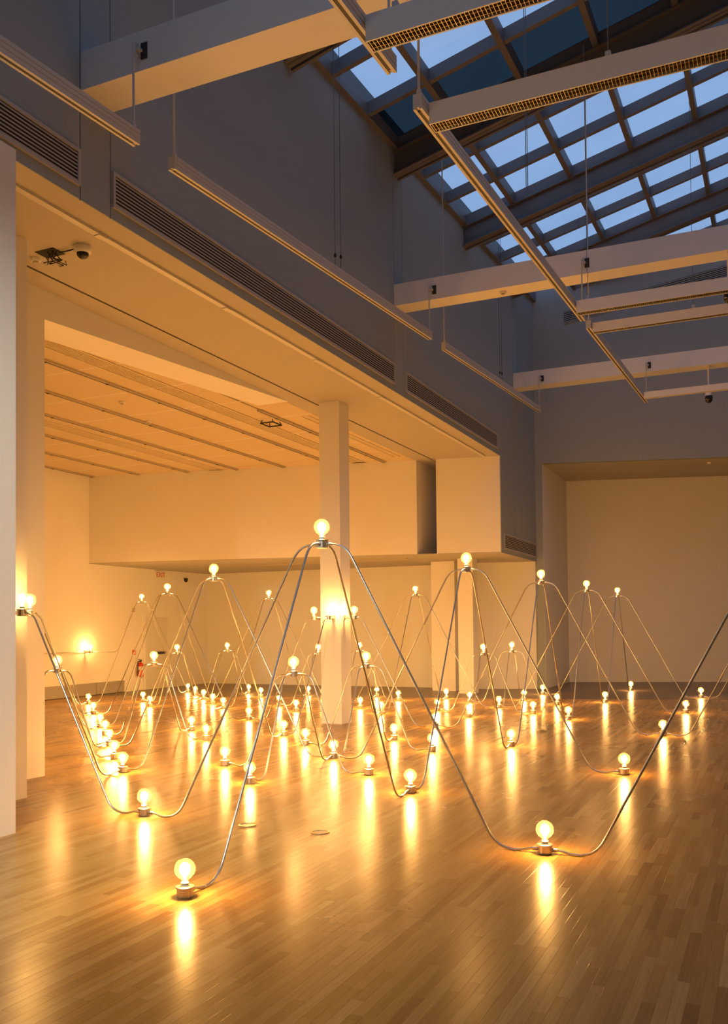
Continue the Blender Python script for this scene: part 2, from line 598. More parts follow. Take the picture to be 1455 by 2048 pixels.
# track along the edge of the soffit
t = thing('soffit_track', (-5.84, 8.0, ZS), 'long white lighting track along the soffit edge under the grey wall', 'track')
MB().box(-.035, .035, -4, 11.4, -.028, .0).build('rail', 'track', t)
MB().box(-.049, -.036, -4, 11.4, -.010, .0).build('shadow_gap', 'track_dark', t)
me = MB().box(-.038, .038, -.05, .05, -.036, -.004).mesh('connector', 'track')
for yy in (-1.2, 1.0, 3.3, 5.6, 8.0, 10.2):
    link('connector', me, t, (0, yy, 0))

# ------------------------------------------------------------------ columns
def column(y0, y1, z1, label, x0=-6.97, x1=-6.595):
    return struct(MB().box(x0, x1, y0, y1, 0, z1).build('column', 'wall'), label)
column(6.20, 6.60, ZS, 'square column at the left edge, behind the white wall end', -6.97, -6.575)
column(13.57, 13.95, ZS, 'tall square white column in the middle of the gallery')
column(20.82, 21.20, 3.25, 'far square column under the low ceiling')

# ------------------------------------------------------------------ beams across the hall
for (y0, y1, zb, zt, lab) in ((6.19, 6.58, 6.41, 6.76, 'nearest'), (13.46, 13.84, 6.82, 7.17, 'middle'), (20.83, 21.24, 7.24, 7.59, 'farthest')):
    b = struct(MB().box(XW, XR, y0, y1, zb, zt).build('beam', 'beam'), '%s white box beam crossing the hall below the skylight' % lab)

# ------------------------------------------------------------------ skylight
sky = struct(MB().prism([(XW - .35, YB, roof_z(XW - .35, YB, .55)), (XW - .02, YB, roof_z(XW - .02, YB, .55)), (XW - .02, 30, roof_z(XW - .02, 30, .55)), (XW - .35, 30, roof_z(XW - .35, 30, .55))], (0, 0, -0.5)).build('window_1', 'steel_brown'), 'sloping skylight of frosted panes in dark steel bars')
A = Vector((1, 0, RP))
B = Vector((0, 1, RS))
def roof_pt(x, y, off=0.0):
    return Vector((x, y, roof_z(x, y, off)))
BARH = 0.19
MX = [XW if k == 0 else -5.675 + 1.125 * k for k in range(0, 11)]
RY = [13.57 + 3.615 * k for k in range(-4, 4)]
RW = 1.205
ylist = [RY[0] + RW * k for k in range(0, 23)]
yend = ylist[-1] + RW
for k, x in enumerate(MX):
    wbar = 0.085
    MB().obox(roof_pt(x, YB), Vector((wbar, 0, wbar * RP)), B * (29.5 - YB), Vector((0, 0, BARH + .02))).build('mullion', 'steel_brown', sky)
for y in ylist:
    MB().obox(roof_pt(XW, y - .045, 0.02), A * (XR - XW), B * .09, Vector((0, 0, BARH))).build('glazing_bar', 'steel_brown', sky)
base_p = roof_pt(MX[0], ylist[0], BARH)
pm = {}
for mat in ('pane', 'pane_shaded'):
    m = MB()
    m.obox((0, 0, 0), A * 1.125, B * RW, Vector((0, 0, .012)))
    pm[mat] = m.mesh('pane', mat)
for i in range(len(MX)):
    for j, y in enumerate(ylist):
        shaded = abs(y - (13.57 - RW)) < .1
        if y < 2 and False:
            continue
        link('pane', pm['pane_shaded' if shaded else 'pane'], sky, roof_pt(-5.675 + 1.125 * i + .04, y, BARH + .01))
for y in RY:
    m = MB()
    hw = .085
    dz = 0.40
    m.obox(roof_pt(XW, y - hw, -.025), A * (XR - XW), B * 2 * hw, Vector((0, 0, .025)))
    m.obox(roof_pt(XW, y - hw, -dz), A * (XR - XW), B * 2 * hw, Vector((0, 0, .025)))
    m.obox(roof_pt(XW, y - .012, -dz), A * (XR - XW), B * .024, Vector((0, 0, dz)))
    m.build('rafter', 'steel_brown', sky)
    # purlin pipe strapped along the lower flange
    m = MB()
    m.obox(roof_pt(XW, y + .11, -dz - .02), A * (XR - XW), B * .05, Vector((0, 0, .05)))
    m.build('blind_rail', 'steel_brown', sky)

# ------------------------------------------------------------------ wall grilles
def grille_wall(y0, y1, z0, z1, n, label):
    """louvred grille on the plane x = XW"""
    t = thing('vent_grille', (XW, (y0 + y1) / 2, z0), label, 'vent', 'louvred grilles on the grey wall')
    h = (y1 - y0) / 2
    H = z1 - z0
    MB().box(.0005, .003, -h + .02, h - .02, .02, H - .02).build('backing', 'gap', t)
    fr = MB()
    fr.box(0, .022, -h, h, 0, .03)
    fr.box(0, .022, -h, h, H - .03, H)
    fr.box(0, .022, -h, -h + .03, 0.03, H - .03)
    fr.box(0, .022, h - .03, h, 0.03, H - .03)
    fr.build('frame', 'grille', t)
    p = (H - .06) / n
    m = MB()
    m.prism([(.003, -h + .03, p * .28), (.014, -h + .03, 0), (.014, -h + .03, p * .46), (.003, -h + .03, p * .56)], (0, 2 * h - .06, 0))
    me = m.mesh('slat', 'grille')
    for i in range(n):
        link('slat', me, t, (0, 0, .03 + p * (i + .12)))
grille_wall(-1.0, 6.165, 5.53, 5.86, 8, 'louvred grille in the grey wall left of the nearest beam')
grille_wall(6.60, 13.445, 5.53, 5.87, 8, 'longest louvred grille in the grey wall above the soffit')
grille_wall(13.93, 19.38, 5.53, 5.87, 8, 'louvred grille in the grey wall right of the middle beam')
grille_wall(19.83, 22.86, 3.34, 3.70, 8, 'small low louvred grille at the far end of the grey wall')

# sloped grille high in the gable
def gable_grille():
    x0, x1 = -4.78, 1.6
    p0 = Vector((x0, far_y(x0), 9.33))
    dirv = Vector((1, math.tan(TH), 0.245))
    nrm = Vector((s16, -c16, 0))
    t = thing('gable_grille', p0, 'sloping louvred grille high on the far gable wall', 'vent')
    Ln = x1 - x0
    MB().obox(nrm * .002, dirv * Ln, nrm * .004, Vector((0, 0, .33))).build('backing', 'gap', t)
    fr = MB()
    fr.obox(nrm * .002, dirv * Ln, nrm * .02, Vector((0, 0, .02)))
    fr.obox(nrm * .002 + Vector((0, 0, .31)), dirv * Ln, nrm * .02, Vector((0, 0, .02)))
    fr.build('frame', 'upper', t)
    me = MB().obox(nrm * .006, dirv * Ln, nrm * .014, Vector((0, 0, .022))).mesh('slat', 'upper')
    for i in range(6):
        link('slat', me, t, (0, 0, .035 + .048 * i))
gable_grille()

# ------------------------------------------------------------------ suspended tracks and louvred fixtures
def hang_track(x, y0, y1, z_at0, label, rods, hgt=.125, wid=.075):
    """track that rises along Y with the roof structure; z_at0 = bottom height at y0"""
    t = thing('suspended_track', (x, y0, z_at0), label, 'track', 'suspended lighting tracks')
    L = y1 - y0
    m = MB()
    m.obox((-wid / 2, 0, 0.012), B * L, Vector((wid, 0, 0)), Vector((0, 0, hgt - .012)))
    m.obox((-wid / 2, 0, 0), B * L, Vector((wid * .32, 0, 0)), Vector((0, 0, .012)))
    m.obox((wid / 2 - wid * .32, 0, 0), B * L, Vector((wid * .32, 0, 0)), Vector((0, 0, .012)))
    m.build('rail', 'track', t)
    MB().obox((-wid * .16, .05, 0.005), B * (L - .1), Vector((wid * .32, 0, 0)), Vector((0, 0, .006))).build('slot', 'track_dark', t)
    m = MB()
    for dz in (.045, .085):
        m.obox((wid / 2, 0, dz), B * L, Vector((.002, 0, 0)), Vector((0, 0, .004)))
        m.obox((-wid / 2 - .002, 0, dz), B * L, Vector((.002, 0, 0)), Vector((0, 0, .004)))
    m.build('groove', 'ctrack', t)
    for (yr, z1) in rods:
        z0 = RS * (yr - y0) + hgt
        MB().lathe([(.011, 0), (.011, z1 - z_at0 - z0)], 8, (0, yr - y0, z0)).build('hanger_rod', 'track', t)
        MB().lathe([(.022, 0), (.022, .035), (.012, .06)], 8, (0, yr - y0, z0)).build('rod_socket', 'track', t)
    return t
def rod_bracket(x, y, z, label, side):
    """dark plate on a beam face with a clevis holding a hanger rod"""
    t = thing('hanger_bracket', (x, y, z), label, 'bracket', 'hanger brackets on the beams')
    MB().box(.035, .10, -.008 * 1, .0, -.07, .07).build('plate', 'gap', t)
    MB().box(.024, .055, -.055, -.008, -.012, .012).build('clevis', 'track', t)
    MB().box(.0125, .024, -.06, -.02, -.05, .06).build('sleeve', 'track', t)
hang_track(-4.90, -1.0, 6.17, 5.755 - RS * 7.2, 'left suspended track running out of the left edge of the picture', [(6.13, 6.62)])
hang_track(-4.90, 6.66, 13.43, 5.775, 'left suspended track between the nearest and middle beams', [(6.70, 9.0), (13.40, 7.02)])
hang_track(-4.90, 14.06, 20.80, 6.19, 'left suspended track between the middle and farthest beams', [(14.10, 9.5), (20.77, 7.43)])
hang_track(-2.50, -1.0, 6.10, 5.70 - RS * 7.1, 'centre suspended track over the nearest beam, cut by the top edge', [(6.05, 6.55)])
hang_track(-2.50, 6.62, 13.44, 5.71, 'centre suspended track carrying the long louvred light', [(6.66, 10.0), (13.40, 7.02)])
hang_track(-2.50, 13.86, 20.80, 6.125, 'centre suspended track beyond the middle beam', [(13.90, 10.3), (20.77, 7.43)])
rod_bracket(-4.90, 6.19, 6.575, 'dark hanger bracket on the nearest beam at the left', -1)
rod_bracket(-4.90, 13.46, 6.97, 'dark hanger bracket on the middle beam near the grey wall', -1)
rod_bracket(-4.90, 20.83, 7.38, 'dark hanger bracket on the farthest beam near the grey wall', -1)
rod_bracket(-2.50, 13.46, 6.975, 'dark hanger bracket on the middle beam above the centre track', -1)
rod_bracket(-2.50, 20.83, 7.38, 'dark hanger bracket on the farthest beam above the centre track', -1)

def louver_light(y, z, h, wd, x0, x1, label, rods=(), blades=True):
    t = thing('louvred_light', (x0, y, z), label, 'light fixture', 'suspended louvred lights')
    L = x1 - x0
    m = MB()
    m.box(0, L, 0, .012, 0, h)
    m.box(0, L, wd - .012, wd, 0, h)
    m.box(0, L, .012, wd - .012, h - .012, h)
    m.build('housing', 'housing', t)
    e = MB()
    e.box(-.006, .0, 0, wd, 0, h)
    e.build('end_cap', 'housing', t)
    e = MB()
    e.box(L, L + .006, 0, wd, 0, h)
    e.build('end_cap', 'housing', t)
    MB().box(.0, L, .012, wd - .012, .05, .055).build('reflector', 'louver', t)
    if blades:
        m = MB()
        p = .027
        n = int(L / p)
        for i in range(n):
            m.box(p * (i + .5) - .0015, p * (i + .5) + .0015, .013, wd - .013, .002, .045)
        for q in (.33, .67):
            m.box(0, L, wd * q - .001, wd * q + .001, .003, .044)
        o = m.build('louver_blades', 'louver', t)
        o['kind'] = 'stuff'
    for xr, z1 in rods:
        MB().lathe([(.0035, 0), (.0035, z1 - z - h)], 6, (xr - x0, wd / 2, h)).build('hanger_cable', 'wire_mat', t)
        MB().box(xr - x0 - .02, xr - x0 + .02, wd / 2 - .02, wd / 2 + .02, h, h + .07).build('hanger_clip', 'track', t)
    return t
louver_light(5.50, 5.57, .185, .135, -2.44, 2.2, 'nearest louvred light, hanging across the top edge', [(-2.25, 9.2)])
louver_light(6.74, 5.635, .175, .145, -2.44, 2.2, 'long louvred light crossing in front of the skylight', [(-1.05, 9.95), (0.3, 10.2)])
louver_light(12.66, 5.98, .17, .145, -2.44, 2.2, 'louvred light in front of the middle beam end of the track', [(-2.3, 9.8)])
louver_light(13.90, 6.075, .14, .12, -2.44, 2.2, 'louvred light just behind the middle beam', [(-1.0, 10.2)])
louver_light(19.85, 6.42, .13, .12, -2.44, 2.2, 'farthest plain suspended light box', [], False)

# thin cables hanging from the skylight
def cable(x, y, z0, label, knot=True):
    t = thing('hanging_cable', (x, y, z0), label, 'cable', 'thin cables hanging from the skylight')
    MB().tube([(0, 0, 0), (0, 0, roof_z(x, y) - z0)], .0045, 6).build('cable_strand', 'wire_mat', t)
    if knot:
        MB().lathe([(.004, .12), (.016, .13), (.018, .15), (.010, .17), (.004, .18)], 8).build('knot', 'gap', t)
cable(-4.90, 10.02, 6.10, 'left one of two thin cables over the long left track')
cable(-4.90, 10.18, 6.14, 'right one of two thin cables over the long left track')
cable(-4.90, 17.45, 6.52, 'left one of two thin cables over the far left track')
cable(-4.90, 17.60, 6.54, 'right one of two thin cables over the far left track')
cable(-2.36, 9.55, 6.30, 'left one of two thin cables over the centre track', False)
cable(-2.36, 9.62, 6.30, 'right one of two thin cables over the centre track', False)

# ------------------------------------------------------------------ cameras, detectors and other small devices
def dome_camera(loc, label, s=1.0):
    t = thing('dome_camera', loc, label, 'camera')
    MB().lathe([(.085 * s, 0), (.088 * s, -.01 * s), (.085 * s, -.055 * s), (.062 * s, -.07 * s)], 24).build('base', 'white_plastic', t)
    MB().lathe([(.06 * s, -.068 * s), (.057 * s, -.09 * s), (.042 * s, -.112 * s), (.02 * s, -.124 * s), (.003 * s, -.127 * s)], 24).build('dome', 'black_plastic', t)
    return t
dome_camera((-6.19, 6.95, ZS), 'white dome camera with black lens on the soffit')
t = thing('ceiling_opening', (-6.57, 6.93, ZS), 'ragged black ceiling hole with loose wires beside the dome camera', 'hole')
MB().box(-.14, .10, -.09, .08, -.006, -.001).build('hole', 'black_hole', t)
rw = random.Random(3)
for k in range(7):
    x0, y0 = rw.uniform(-.06, .08), rw.uniform(-.05, .05)
    pts = [(x0, y0, 0)]
    for s in range(1, 6):
        pts.append((x0 + rw.uniform(-.05, .05) * s / 2, y0 + rw.uniform(-.04, .04) * s / 2, -.03 * s if s < 4 else -.12 + .015 * (s - 3)))
    MB().tube(pts, .005, 6).build('loose_wire', 'black_hole', t)
MB().tube([(.10, .0, -.012), (.16, .0, -.02), (.24, -.01, -.025), (.32, .01, -.012)], .007, 6).build('cable', 'black_hole', t)
def detector(loc, label, r=.055):
    t = thing('smoke_detector', loc, label, 'detector', 'ceiling detectors')
    MB().lathe([(r, 0), (r, -.018), (r * .8, -.034)], 18).build('base', 'white_plastic', t)
    MB().lathe([(r * .55, -.034), (r * .55, -.046), (r * .4, -.052)], 18).build('sensor', 'ctrack', t)
detector((-6.82, 6.97, ZS), 'small white detector at the corner beside the left column')
detector((-10.35, 13.35, ZS - .0), 'white detector on the alcove ceiling between two tracks')
detector((-9.85, 12.0, ZS - .0), 'flat pale detector on the alcove ceiling near the wedge')
detector((-3.76, 13.62, 6.82), 'small white device under the middle beam')
detector((-1.45, 24.6, 5.74), 'small white detector on the ceiling of the far recess')
t = thing('projector_frame', (-8.33, 14.3, ZS - .075), 'thin black square frame hanging under the alcove ceiling', 'frame')
for (a, b) in (((-.13, -.16), (.13, -.16)), ((.13, -.16), (.13, .16)), ((.13, .16), (-.13, .16)), ((-.13, .16), (-.13, -.16))):
    MB().tube([(a[0], a[1], 0), (b[0], b[1], 0)], .012, 6).build('bar', 'black_hole', t)
for a in ((-.13, -.16), (.13, -.16), (.13, .16), (-.13, .16)):
    MB().tube([(a[0], a[1], 0), (a[0] * .8, a[1] * .8, .06)], .008, 6).build('hook', 'black_hole', t)

def ptz(x, y, ztop, zb, label, s=1.0):
    t = thing('ptz_camera', (x, y, zb), label, 'camera')
    MB().lathe([(.05, ztop - zb), (.05, ztop - zb - .02), (.018, ztop - zb - .03), (.018, .27 * s), (.04 * s, .26 * s), (.062 * s, .21 * s), (.066 * s, .12 * s)], 18).build('pole_and_cap', 'white_plastic', t)
    MB().lathe([(.066 * s, .135 * s), (.072 * s, .09 * s), (.062 * s, .035 * s), (.035 * s, .005 * s), (.004, 0)], 18).build('camera_head', 'black_plastic', t)
    MB().lathe([(.02 * s, 0), (.02 * s, .01)], 12, (-.04 * s, -.055 * s, .06 * s)).build('lens', 'ctrack', t)
ptz(-1.22, 20.98, 7.24, 6.43, 'black and white camera hanging from the farthest beam', 1.15)
ptz(-0.50, 13.60, 6.82, 6.11, 'white camera on a pole at the right edge under the middle beam', 1.0)

def floor_outlet(x, y, label, r=.075):
    t = thing('floor_outlet', (x, y, 0), label, 'outlet', 'round floor outlets')
    MB().lathe([(r, .0), (r, .003), (r * .93, .006), (r * .82, .006), (r * .82, .0015)], 28).build('ring', 'brass', t)
    MB().lathe([(r * .81, .0005), (r * .81, .0035)], 28).build('lid', 'stone', t)
floor_outlet(-3.955, 6.36, 'left of the two round brass floor outlets in the foreground')
floor_outlet(-3.277, 6.34, 'right of the two round brass floor outlets in the foreground')
floor_outlet(-3.27, 13.70, 'small distant floor outlet under the third right-hand peak', .07)

# alcove left wall: door, exit sign, extinguisher, heater
d1 = struct(MB().box(XL + .0, XL + .02, 19.68, 20.66, 0.012, 1.95).build('door_1', 'door_paint'), 'pale flush door in the alcove left wall')
m = MB()
m.box(XL, XL + .035, 19.58, 19.68, 0, 2.05)
m.box(XL, XL + .035, 20.66, 20.76, 0, 2.05)
m.box(XL, XL + .035, 19.68, 20.66, 1.95, 2.05)
m.build('door_frame', 'wall', d1)
MB().box(XL + .05, XL + .085, 19.92, 20.50, .94, 1.00).build('push_bar', 'black_plastic', d1)
MB().box(XL + .02, XL + .05, 19.95, 19.99, .95, .99).build('bar_post', 'black_plastic', d1)
MB().box(XL + .02, XL + .05, 20.43, 20.47, .95, .99).build('bar_post', 'black_plastic', d1)

t = thing('exit_sign', (XL, 20.32, 3.02), 'white EXIT sign with red letters above the alcove door', 'sign')
MB().box(0.0, .05, -.21, .21, 0, .19).build('sign_box', 'white_plastic', t)
cu = bpy.data.curves.new('exit_text', 'FONT')
cu.body = 'EXIT'
cu.size = .19
cu.align_x = 'CENTER'
cu.extrude = .003
tmp = bpy.data.objects.new('tmp_text', cu)
COL.objects.link(tmp)
dg = bpy.context.evaluated_depsgraph_get()
dg.update()
tme = bpy.data.meshes.new_from_object(tmp.evaluated_get(dg))
bpy.data.objects.remove(tmp)
tme.materials.clear()
tme.materials.append(MAT['red_sign'])
lt = bpy.data.objects.new('lettering', tme)
COL.objects.link(lt)
lt.parent = t
lt.matrix_local = Matrix(((0, 0, 1, .053), (1, 0, 0, 0), (0, 1, 0, .03), (0, 0, 0, 1)))
lt['label'] = 'red letters EXIT'

dome = thing('wall_camera', (XL, 21.45, 3.03), 'small black dome camera high beside the exit sign', 'camera')
MB().box(0, .04, -.06, .06, -.05, .05).build('bracket', 'white_plastic', dome)
MB().lathe([(.055, .04), (.06, 0), (.045, -.05), (.02, -.07), (.003, -.075)], 16, (.08, 0, 0)).build('dome', 'black_plastic', dome)

t = thing('fire_extinguisher', (XL + .11, 19.36, .36), 'red fire extinguisher hung on the alcove wall beside the door', 'extinguisher')
MB().lathe([(.06, 0), (.078, .012), (.08, .03), (.08, .30), (.07, .345), (.045, .37), (.025, .38), (.025, .40)], 20).build('cylinder', 'red', t)
MB().lathe([(.0808, .19), (.0808, .28)], 20, cap0=False, cap1=False).build('label_band', 'white_plastic', t)
MB().box(-.02, .02, -.03, .03, .40, .44).build('valve', 'black_plastic', t)
MB().obox((-.012, -.10, .47), (.024, 0, 0), (0, .16, -.03), (0, 0, .012)).build('handle', 'black_plastic', t)
MB().tube([(0, -.03, .42), (.01, -.10, .40), (.01, -.125, .30), (.01, -.115, .15), (.01, -.10, .08)], .012, 8).build('hose', 'black_plastic', t)
MB().box(-.11, -.07, -.02, .02, .1, .42).build('wall_hook', 'ctrack', t)
t = thing('red_wall_sign', (XL, 19.22, .95), 'small red sign on the wall above the fire extinguisher', 'sign')
MB().box(0, .02, -.06, .06, 0, .13).build('plate', 'red_sign', t)
MB().box(.02, .022, -.04, .04, .03, .06).build('print', 'white_plastic', t)
t = thing('wall_sensor', (XL, 19.20, 2.08), 'tiny grey sensor on the alcove wall above the red sign', 'sensor')
MB().box(0, .03, -.045, .045, 0, .10).build('plate', 'ctrack', t)
MB().box(.03, .036, -.02, .02, .03, .07).build('button', 'white_plastic', t)
t = thing('wall_heater', (XL, 15.6, 0), 'low grey metal heater panels along the alcove wall', 'heater')
hw_me = MB().box(0, .07, .008, 1.052, .012, .30).mesh('heater_panel', 'heater')
for k in range(6):
    link('heater_panel', hw_me, t, (0, -3.2 + 1.06 * k, 0))
MB().box(.0, .05, -3.2, 3.16, 0, .29).build('back_plate', 'gap', t)
MB().box(.07, .078, -3.2, 3.16, .285, .30).build('top_lip', 'heater', t)

# ------------------------------------------------------------------ the light sculpture
X0, Y0, DX, DY = -3.246, 6.3496, 1.7404, 1.8356
LX = 0.925         # low dome arm across
def node(a, b):
    return Vector((X0 - DX * a, Y0 + DY * b, 0))

# shared meshes of one lamp (origin at the base of the junction box)
m = MB()
prof = [(.044, 0.0), (.0475, .004), (.0475, .054), (.046, .057)]
m.lathe(prof, 16, smooth=False)
for k in range(8):
    a = math.pi / 8 + k * math.pi / 4
    m.tube([(.0475 * math.cos(a), .0475 * math.sin(a), .008), (.0475 * math.cos(a), .0475 * math.sin(a), .052)], .0018, 5)
BOX_ME = m.mesh('junction_box', 'box_metal')
COVER_ME = MB().lathe([(.0555, .057), (.0565, .059), (.0565, .063), (.054, .0655), (.026, .067)], 28).mesh('cover_plate', 'box_metal')
SOCKET_ME = MB().lathe([(.025, .066), (.0255, .070), (.0215, .074), (.0215, .080), (.0245, .083), (.0235, .089), (.017, .092)], 24).mesh('socket', 'socket')
def globe_profile():
    pr = [(.0145, .090), (.0165, .096), (.0215, .1025)]
    for k in range(0, 29):
        a = -0.90 * math.pi / 2 * .82 + (math.pi / 2 + .90 * math.pi / 2 * .82) * k / 28
        pr.append((max(.0006, .0625 * math.cos(a)), .168 + .0625 * math.sin(a)))
    return pr
GLOBE_ME = MB().lathe(globe_profile(), 56, cap0=False, cap1=True).mesh('globe', 'globe')
GLOW_ME = MB().lathe([(.004, .100), (.008, .121), (.0265, .145), (.0325, .166), (.0280, .186), (.0140, .2015), (.0008, .205)], 16, cap0=True, cap1=True).mesh('filament_glow', 'glow')
def lamp_parts(t, rot=0.0, off=(0, 0, 0)):
    link('junction_box', BOX_ME, t, off, rot)
    link('cover_plate', COVER_ME, t, off)
    link('socket', SOCKET_ME, t, off)
    g = link('bulb', GLOBE_ME, t, off)
    link('filament_glow', GLOW_ME, g)

CR = .0092          # conduit radius
def fillet(pts, radii, seg=8):
    """2d polyline (s, z) with rounded corners"""
    out = [pts[0]]
    for i in range(1, len(pts) - 1):
        p0, p1, p2 = Vector(pts[i - 1]), Vector(pts[i]), Vector(pts[i + 1])
        d0, d1 = (p0 - p1).normalized(), (p2 - p1).normalized()
        t = radii[i - 1]
        a, b = p1 + d0 * t, p1 + d1 * t
        for k in range(seg + 1):
            u = k / seg
            q = a * (1 - u) ** 2 + p1 * 2 * u * (1 - u) + b * u ** 2
            out.append((q.x, q.y))
    out.append(pts[-1])
    return out

def arm(t, org, foot, z_org, z_foot=0.0, sa=.20, sb=.348, r1=.13, r2=.13, detail=True):
    """conduit from the junction box of thing t (origin org at height z_org) to the box at foot"""
    d = Vector((foot.x - org.x, foot.y - org.y))
    L = d.length
    d.normalize()
    zp = .030
    zf = z_foot + CR - z_org
    zbx = z_foot + .030 - z_org
    pts = [(.050, zp), (sa, zp), (L - sb, zf), (L - .175, zf), (L - .105, zbx), (L - .050, zbx)]
    if z_foot > 0.5:
        pts = [(.050, zp), (sa, zp), (L - sb, zbx), (L - .050, zbx)]
        path = fillet(pts, [r1, r2])
    else:
        path = fillet(pts, [r1, r2, .03, .03])
    p3 = [Vector((d.x * s, d.y * s, z)) for s, z in path]
    c = MB().tube(p3, CR, 10).build('conduit', 'conduit', t)
    if detail:
        # set-screw coupling part-way down, strap near the floor, connectors at both boxes
        q0, q1 = Vector((pts[1][0], pts[1][1])), Vector((pts[2][0], pts[2][1]))
        q = q0.lerp(q1, .62)
        dv = (q1 - q0).normalized()
        a, b = q - dv * .035, q + dv * .035
        f3 = lambda w: Vector((d.x * w.x, d.y * w.x, w.y))
        m = MB().tube([f3(a), f3(q), f3(b)], CR + .0028, 10)
        nrm = Vector((d.y, -d.x, 0))
        for w in (q - dv * .018, q + dv * .018):
            m.tube([f3(w) + nrm * .008, f3(w) + nrm * .019], .0035, 6)
        m.build('coupling', 'box_metal', c)
        m = MB()
        m.tube([Vector((d.x * .049, d.y * .049, zp)), Vector((d.x * .085, d.y * .085, zp))], CR + .004, 10)
        m.tube([Vector((d.x * .052, d.y * .052, zp)), Vector((d.x * .060, d.y * .060, zp))], CR + .007, 8)
        m.build('connector', 'box_metal', c)
        m = MB()
        e0, e1 = L - .049, L - .09
        m.tube([Vector((d.x * e0, d.y * e0, zbx)), Vector((d.x * e1, d.y * e1, zbx))], CR + .004, 10)
        m.build('connector', 'box_metal', c)
        if z_foot < .5:
            s = L - .215
            m = MB()
            m.tube([Vector((d.x * (s - .009), d.y * (s - .009), zf)), Vector((d.x * (s + .009), d.y * (s + .009), zf))], CR + .0018, 10)
            pz = -z_org
            ctr = Vector((d.x * s, d.y * s, 0))
            m.obox(ctr - d.to_3d() * .009 + nrm * .006 + Vector((0, 0, pz + .0003)), d.to_3d() * .018, nrm * .024, (0, 0, .003))
            m.build('strap', 'box_metal', c)
    return c

TALL_Z, LOW_Z, COL_Z = 2.232, 1.055, 1.742
def deep(p):
    return project(p)[2] > 15.5

FG = 'bulbs in floor junction boxes'
floor_nodes = {}
def floor_light(p, label):
    t = thing('floor_bulb', (p.x, p.y, 0), label, 'light bulb', FG)
    lamp_parts(t, 0.2)
    return t
# tall peaks ---------------------------------------------------------
TG = 'tall four-legged conduit peaks'
tall = {
 (0, 0): ('nearest and tallest-looking conduit peak with glowing bulb, in front of the column', 'NESW'),
 (0, 2): ('second tall conduit peak of the right-hand line, before the short bulkhead', 'NESW'),
 (0, 4): ('third tall conduit peak of the right-hand line, at the grey corner', 'NESW'),
 (0, 6): ('fourth tall conduit peak of the right-hand line, left part of the far wall', 'NESW'),
 (0, 8): ('farthest tall conduit peak of the right-hand line, before the far wall', 'NESW'),
 (2, 2): ('tall conduit peak left of the column, below the alcove bulkhead', 'NESW'),
 (2, 6): ('tall conduit peak between the column and the short bulkhead', 'NESW'),
 (4, 4): ('tall conduit peak below the exit sign', 'NESW'),
 (4, 6): ('tall conduit peak just left of the nearest peak, far behind it', 'NESW'),
 (6, 6): ('tall conduit peak nearest the alcove wall, joined to the wall bulb', 'NES'),
 (4, 2): ('tall conduit peak hidden behind the left column, nearer one', 'EN'),
 (6, 4): ('tall conduit peak hidden behind the left column, farther one', 'EN'),
 (-2, 0): ('tall conduit peak past the right edge, its leg rising from the nearest bulb', 'W'),
 (-2, 4): ('tall conduit peak past the right edge, level with the third right-hand peak', 'W'),
 (-2, 8): ('tall conduit peak past the right edge, level with the farthest peak', 'W'),
}
DIRS = {'N': (0, 1), 'S': (0, -1), 'E': (-1, 0), 'W': (1, 0)}
for (a, b), (lab, dirs) in tall.items():
    p = node(a, b)
    t = thing('conduit_peak', (p.x, p.y, TALL_Z), lab, 'light sculpture', TG)
    lamp_parts(t, 0.2)
    for k in dirs:
        da, db = DIRS[k]
        arm(t, p, node(a + da, b + db), TALL_Z, detail=not deep(p))
    if (a, b) == (6, 6):
        arm(t, p, Vector((XL + .18, p.y, 0)), TALL_Z, 1.045, sa=.20, sb=.80, detail=False)
    if (a, b)[0] == -2:
        arm(t, p, node(a - 1, b), TALL_Z)

# low domes ----------------------------------------------------------
LG = 'low four-legged conduit domes'
LO, LE = 1.00, 1.95        # distance of the dome / of its outer foot from the shared foot
low = {
 (1, 2, -1): ('nearest low conduit dome with a glowing bulb, left of the nearest peak leg', 'nearest low dome'),
 (1, 2, 1): ('second-nearest low conduit dome, right of the column base', 'second-nearest low dome'),
 (3, 2, -1): ('low conduit dome beside the left column, leftmost of the domes', 'leftmost low dome'),
 (3, 2, 1): ('low conduit dome in front of the fire extinguisher', 'low dome by the extinguisher'),
 (1, 6, -1): ('left one of the far right pair of low conduit domes', 'left dome of the far right pair'),
 (1, 6, 1): ('right one of the far right pair of low conduit domes', 'right dome of the far right pair'),
 (3, 6, -1): ('low conduit dome at the left side of the column', 'low dome left of the column'),
 (3, 6, 1): ('low conduit dome half hidden by a leg right of the column', 'low dome right of the column'),
 (5, 6, -1): ('left one of the far left pair of low conduit domes', 'left dome of the far left pair'),
 (5, 6, 1): ('right one of the far left pair of low conduit domes', 'right dome of the far left pair'),
}
for (a, b, sgn), (lab, short) in low.items():
    mid = node(a, b)
    p = mid + Vector((0, sgn * LO, 0))
    end = mid + Vector((0, sgn * LE, 0))
    t = thing('conduit_dome', (p.x, p.y, LOW_Z), lab, 'light sculpture', LG)
    lamp_parts(t, 0.2)
    dt = not deep(p)
    for q in (p + Vector((LX, 0, 0)), p - Vector((LX, 0, 0)), mid, end):
        arm(t, p, q, LOW_Z, sa=.215, sb=.30, r1=.11, r2=.11, detail=dt)
    far_side, near_side = ('far', 'near') if sgn > 0 else ('near', 'far')
    floor_light(p + Vector((LX, 0, 0)), 'floor bulb at the right foot of the %s' % short)
    if not (a == 3 and b == 2 and sgn < 0):
        floor_light(p - Vector((LX, 0, 0)), 'floor bulb at the left foot of the %s' % short)
    else:
        floor_light(p - Vector((LX, 0, 0)), 'floor bulb at the hidden left foot of the %s' % short)
    floor_light(end, 'floor bulb at the outer %s foot of the %s' % (far_side, short))

